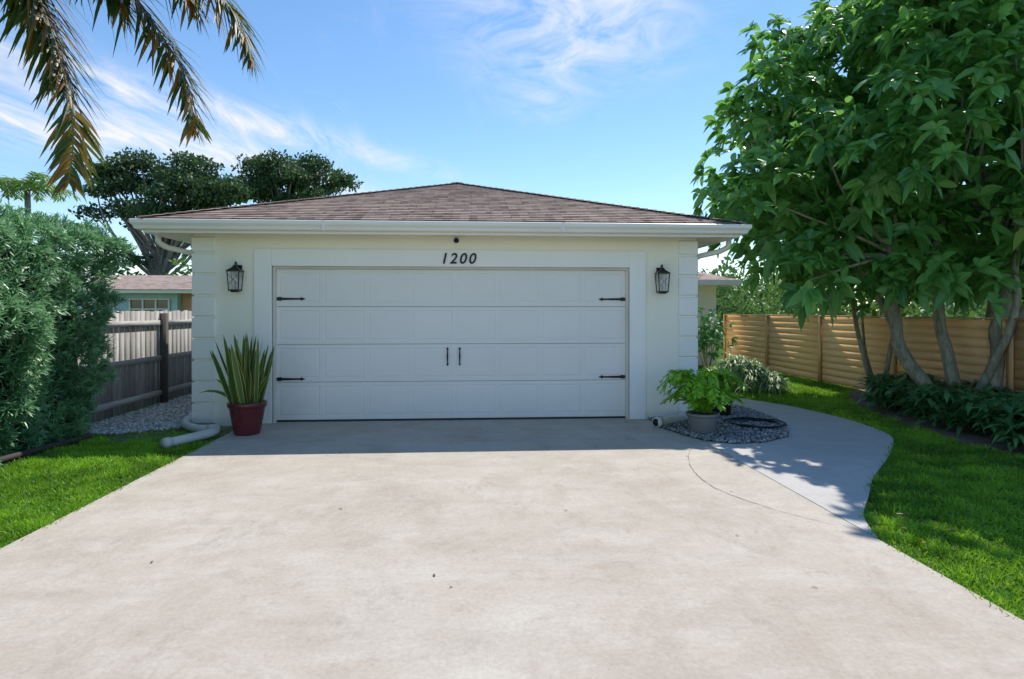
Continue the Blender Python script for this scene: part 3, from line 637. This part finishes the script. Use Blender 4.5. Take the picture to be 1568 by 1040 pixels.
F_=[[c0,(-4.6,6.25,5.6),(-4.33,6.3,5.05),(-4.17,6.3,4.57),(-3.98,6.3,4.0),(-3.86,6.3,3.35),(-3.90,6.3,2.80)],
    [c0,(-4.7,6.35,5.5),(-4.45,6.4,5.0),(-4.28,6.4,4.6),(-4.12,6.4,4.2),(-4.02,6.4,3.75)],
    [c0,(-4.4,6.2,5.75),(-3.85,6.25,5.3),(-3.35,6.3,4.72),(-3.02,6.3,4.25),(-2.80,6.3,3.84),(-2.70,6.3,3.32)],
    [c0,(-4.3,6.3,6.0),(-3.6,6.4,5.8),(-3.0,6.4,5.3),(-2.57,6.4,4.8),(-2.33,6.4,4.45),(-2.2,6.4,4.07)],
    [c0,(-4.5,6.0,5.8),(-4.1,6.0,5.35),(-3.75,6.0,4.95),(-3.45,6.0,4.65),(-3.2,6.0,4.35)],
    [c0,(-4.2,6.1,6.1),(-3.6,6.1,5.6),(-3.1,6.1,5.1),(-2.8,6.1,4.75),(-2.6,6.1,4.4)],
    [c0,(-4.8,5.6,5.9),(-4.6,5.0,5.6),(-4.4,4.5,5.4)],[c0,(-5.2,6.9,6.0),(-5.4,7.6,5.7),(-5.5,8.2,5.3)],[c0,(-5.5,6.1,6.1),(-6.3,6.2,5.8),(-6.9,6.2,5.0)],
    [c0,(-5.2,5.6,6.1),(-5.7,4.9,5.9),(-6.1,4.3,5.2)],[c0,(-4.7,6.4,6.4),(-4.3,6.9,6.9),(-3.8,7.4,7.1),(-3.2,7.8,6.9)],[c0,(-5.0,6.2,6.6),(-5.2,6.4,7.3),(-5.6,6.6,7.6)]]
for f_ in F_: frond(f_,125,.58,.040,acc,ang=.82,rb=.022,mbx=mb)
frondmesh('leaflets',acc,M_palm,PT_,R.uniform(.2,.6,len(acc)))
mb.obj('rachises',M_rach,PT_,True); mb=MB(); mb.tube([(-5.15,5.9,0),(-5.1,5.95,2),(-4.95,6.05,4.5),(-4.86,6.1,5.95)],[.17,.13,.12,.13],12); mb.obj('trunk',M_barkd,PT_,True)
PS=empty('small_palm'); acc=[]; mb=MB(); cx,cy,cz=-17,25,6.2
for i in range(15):
    a=i*2.4+random.uniform(-.2,.2); l=random.uniform(1.2,1.7); h=random.uniform(.1,.8); c_,s_=math.cos(a),math.sin(a)
    frond([(cx,cy,cz),(cx+c_*l*.35,cy+s_*l*.35,cz+h*.7),(cx+c_*l*.75,cy+s_*l*.75,cz+h*.6),(cx+c_*l,cy+s_*l,cz+h*.1-.2)],22,.5,.07,acc,ang=.9,rb=.025,mbx=mb)
frondmesh('leaflets',acc,M_palmg,PS,.35); mb.tube([(cx,cy,0),(cx+.1,cy,3),(cx,cy,cz)],[.16,.11,.1],10); mb.obj('trunk',M_barkd,PS,True)
# ------------------------------------------------------------ background trees
def bigtree(name,base,blobs,leaf,nper,m,trunkr,split):
    e=empty(name); P=[];
    for X,Y,Z,r in blobs:
        k=int(nper*r*r); dd=rdir(k); P.append(np.array([X,Y,Z])+dd*np.array([1.15,1.15,.48])*r*R.uniform(.4,1.12,(k,1)))
    P=np.concatenate(P); k=len(P); Lf=R.uniform(.7,1.3,k)*leaf
    leaves('foliage',P,rdir(k),rdir(k)+[0,0,.6],Lf,Lf*.6,m,[(0,.3),(.5,1),(1,.1)],parent=e,smooth=False)
    mb2=MB(); b=Vector(base); s=Vector(split); limb(b,s,trunkr,trunkr*.7,.03,8,mb2)
    for q in blobs: limb(s.lerp(b,random.uniform(0,.45)),(q[0],q[1],q[2]-q[3]*.2),trunkr*.3,.03,.1,7,mb2)
    mb2.obj('trunk_limbs',M_barkd,e,True)
def sc_blobs(cx,cy,cz,rx,rz,n,r0,r1,low=None):
    out=[]
    while len(out)<n:
        a=random.uniform(-1,1);b=random.uniform(-1,1);c=random.uniform(-1,1)
        if a*a+b*b+c*c>1 or a*a+b*b+c*c<.2: continue
        q=(cx+a*rx,cy+b*rx*.7,cz+c*rz,random.uniform(r0,r1))
        out.append(q)
    return out
b1=sc_blobs(-18.8,40,8.9,4.6,2.5,56,.6,1.25)+[(-23.2,40,7.6,1.0),(-24.0,40,6.6,.8),(-22.5,39,5.6,1.0),(-14.8,40,9.0,1.1),(-20.5,39,4.6,.9),(-22.8,40,9,.9),(-16.5,39,6.2,.8)]
bigtree('shade_tree',(-19.6,40,0),b1,.24,330,M_far,.42,(-19.2,40,5.5))
b2=sc_blobs(-12.3,44,10.2,3.6,2.2,42,.7,1.3)
bigtree('shade_tree',(-12.4,44,0),b2,.24,340,M_far,.4,(-12.4,44,7))
bb=[]
for i in range(95):
    X=random.uniform(-75,75); Y=random.uniform(50,66); bb.append((X,Y,random.uniform(.8,2.6),random.uniform(1.6,2.8)))
for i in range(14): bb.append((random.uniform(-22,-12),random.uniform(34,37),random.uniform(1,4.0),random.uniform(1,1.5)))
for i in range(16): bb.append((random.uniform(10,30),random.uniform(24,32),random.uniform(.6,3),random.uniform(1,1.6)))
P=[]
for X,Y,Z,r in bb:
    k=int(150*r*r); P.append(np.array([X,Y,Z])+rdir(k)*r*R.uniform(.5,1.1,(k,1)))
P=np.concatenate(P); P=P[P[:,2]>0]; k=len(P); Lf=R.uniform(.2,.42,k); leaves('background_foliage',P,rdir(k),rdir(k),Lf,Lf*.6,M_far2,[(0,.3),(.5,1),(1,.1)],smooth=False)
# ------------------------------------------------------------ neighbour house
NH=empty('neighbour_house'); mb=MB(); M_blue=painted('stucco_blue',(.55,.74,.80),.8,.05); M_or=painted('stucco_terracotta',(.78,.42,.24),.8,.05)
mb.box((-20,22,0),(-10.05,32,2.15)); mb.obj('walls',M_blue,NH); mb=MB(); mb.box((-10.04,22.3,0),(-8.4,32,2.15)); mb.obj('end_wall',M_or,NH)
mb=MB(); mb.box((-20.6,21.3,2.15),(-7.9,32.6,2.27)); mb.obj('eaves',M_gut,NH)
mb=MB(); mb.add([(-20.7,21.2,2.275),(-7.8,21.2,2.275),(-7.8,32.7,2.275),(-20.7,32.7,2.275),(-17,26.9,3.05),(-10.5,26.9,3.05)],[(0,1,5,4),(1,2,5),(2,3,4,5),(3,0,4)],0,[(0,0),(12.9,0),(12.9,11),(0,11),(3.7,5.7),(10,5.7)]); mb.obj('roof',M_sh,NH)
mb=MB(); mb.box((-11.6,21.96,.9),(-10.3,21.995,1.95)); mb.obj('window_glass',mat('window_dark',col=(.05,.07,.08),rough=.1),NH)
mb=MB()
for q in range(4): mb.box((-11.62+q*.43,21.92,.88),(-11.57+q*.43,21.955,1.97))
for q in (.88,1.24,1.6,1.94): mb.box((-11.62,21.925,q),(-10.28,21.953,q+.04))
mb.obj('window_frame',M_trim,NH)
mb=MB(); mb.box((-12.75,20.6,0),(-12.25,21.1,3.2)); mb.box((-12.8,20.55,3.2),(-12.2,21.15,3.27)); mb.obj('white_column',M_trim,NH)
# ------------------------------------------------------------ pots
M_red=painted('glazed_burgundy',(.17,.03,.035),.25,.2,10,.1); M_gp=painted('grey_pot',(.24,.24,.24),.7,.15,40,.3)
def pot(name,c,h,rt,rb,m):
    e=empty(name); mb=MB(); mb.lathe(c,[(.001,0),(rb,0),(rb*1.04,.02),(rt*.93,h*.8),(rt*.95,h*.84),(rt*1.02,h*.85),(rt*1.04,h*.97),(rt,h),(rt*.92,h),(rt*.9,h*.88),(.001,h*.88)],32); mb.obj('pot',m,e,True)
    mb=MB(); mb.lathe((c[0],c[1],c[2]+h*.885),[(.001,.012),(rt*.9,.0)],24); mb.obj('soil',M_bedsoil,e); return e
e=pot('snake_plant_pot',(-2.78,7.93,.03),.40,.225,.15,M_red)
n=46; a=R.uniform(0,6.28,n); rr=.16*np.sqrt(R.random(n)); P=np.stack([-2.78+rr*np.cos(a),7.93+rr*np.sin(a),np.full(n,.37)],1); D=np.stack([np.cos(a)*rr*1.5+R.normal(0,.09,n),np.sin(a)*rr*1.5+R.normal(0,.09,n),np.ones(n)],1)
L=R.uniform(.46,.92,n); U=np.stack([R.normal(0,1,n),-np.ones(n)*1.2,np.zeros(n)],1); SP=[(0,.7),(.2,.9),(.45,1),(.7,.9),(.88,.55),(1,.05)]
leaves('leaves',P,D,U,L,R.uniform(.05,.08,n),M_snake,SP,droop=R.uniform(-.03,.04,n),fold=.12,parent=e,rnd=R.random(n)*.9)
leaves('arching_leaves',[(-2.86,7.9,.38),(-2.84,7.9,.38),(-2.7,7.9,.38),(-2.7,7.95,.38)],[(-.75,0,.8),(-.5,-.2,1),(.4,-.1,1),(.3,.2,1.1)],[(0,-1,.3)]*4,[.72,.6,.62,.7],[.045,.05,.05,.05],M_snake,[(0,.7),(.15,.9),(.3,1),(.45,1),(.6,.9),(.8,.7),(1,.05)],droop=[.5,.3,.25,.1],fold=.15,parent=e,rnd=np.array([.3,.6,.4,.7]))
e=pot('fern_pot',(2.9,7.6,.036),.25,.20,.15,M_gp); acc=[]; mb=MB(); cx,cy,cz=2.9,7.6,.27
for i in range(66):
    a=random.uniform(0,6.28); l=random.uniform(.30,.60); h=random.uniform(.18,.56)*(1.2-.5*l); c_,s_=math.cos(a),math.sin(a)
    frond([(cx,cy,cz),(cx+c_*l*.35,cy+s_*l*.3,cz+h*.75),(cx+c_*l*.75,cy+s_*l*.7,cz+h),(cx+c_*l*1.1,cy+s_*l,cz+h*.7-.05*random.random())],16,.12,.036,acc,ang=1.0,rb=.005,mbx=mb)
frondmesh('fronds',acc,M_fern,e,.25,OV); mb.obj('stalks',M_fern,e,True)
e=pot('small_plant_pot',(3.62,8.75,.04),.24,.15,.12,M_black); strapplant('leaves',[(3.62,8.75,.27)]*3,9,.3,.05,M_cover,e,up=1.3)
mb=MB(); pts=[]
for i in range(110):
    a=i*.2; r=.25+.04*math.sin(i*.37)+.03*(i/40); pts.append((3.75+r*math.cos(a)*1.15,7.95+r*math.sin(a)*.9,.062+.012*(i//31)+.006*math.sin(i)))
mb.tube(pts,.009,6); mb.obj('garden_hose',M_black,None,True)
# litter
n=14; x=R.uniform(-2.8,2.6,n); y=R.uniform(3,6.8,n); a=R.uniform(0,6.28,n)
leaves('fallen_leaves',np.stack([x,y,np.full(n,.034)],1),np.stack([np.cos(a),np.sin(a),R.uniform(0,.1,n)],1),np.tile([0,0,1.],(n,1)),R.uniform(.015,.04,n),R.uniform(.008,.014,n),leafmat('dry_leaf',(.06,.035,.02),(.22,.12,.05),.1),OV,fold=.2)
n=60; x=R.uniform(2.8,5.8,n); y=R.uniform(3,9,n); a=R.uniform(0,6.28,n); k=~inpoly(x,y,conc); x=x[k];y=y[k];a=a[k];n=len(x)
leaves('fallen_leaves',np.stack([x,y,np.full(n,.06)],1),np.stack([np.cos(a),np.sin(a),R.uniform(0,.3,n)],1),np.tile([0,0,1.],(n,1)),R.uniform(.05,.09,n),R.uniform(.02,.035,n),leafmat('dry_leaf_y',(.10,.07,.03),(.42,.30,.08),.2),OV,fold=.2)
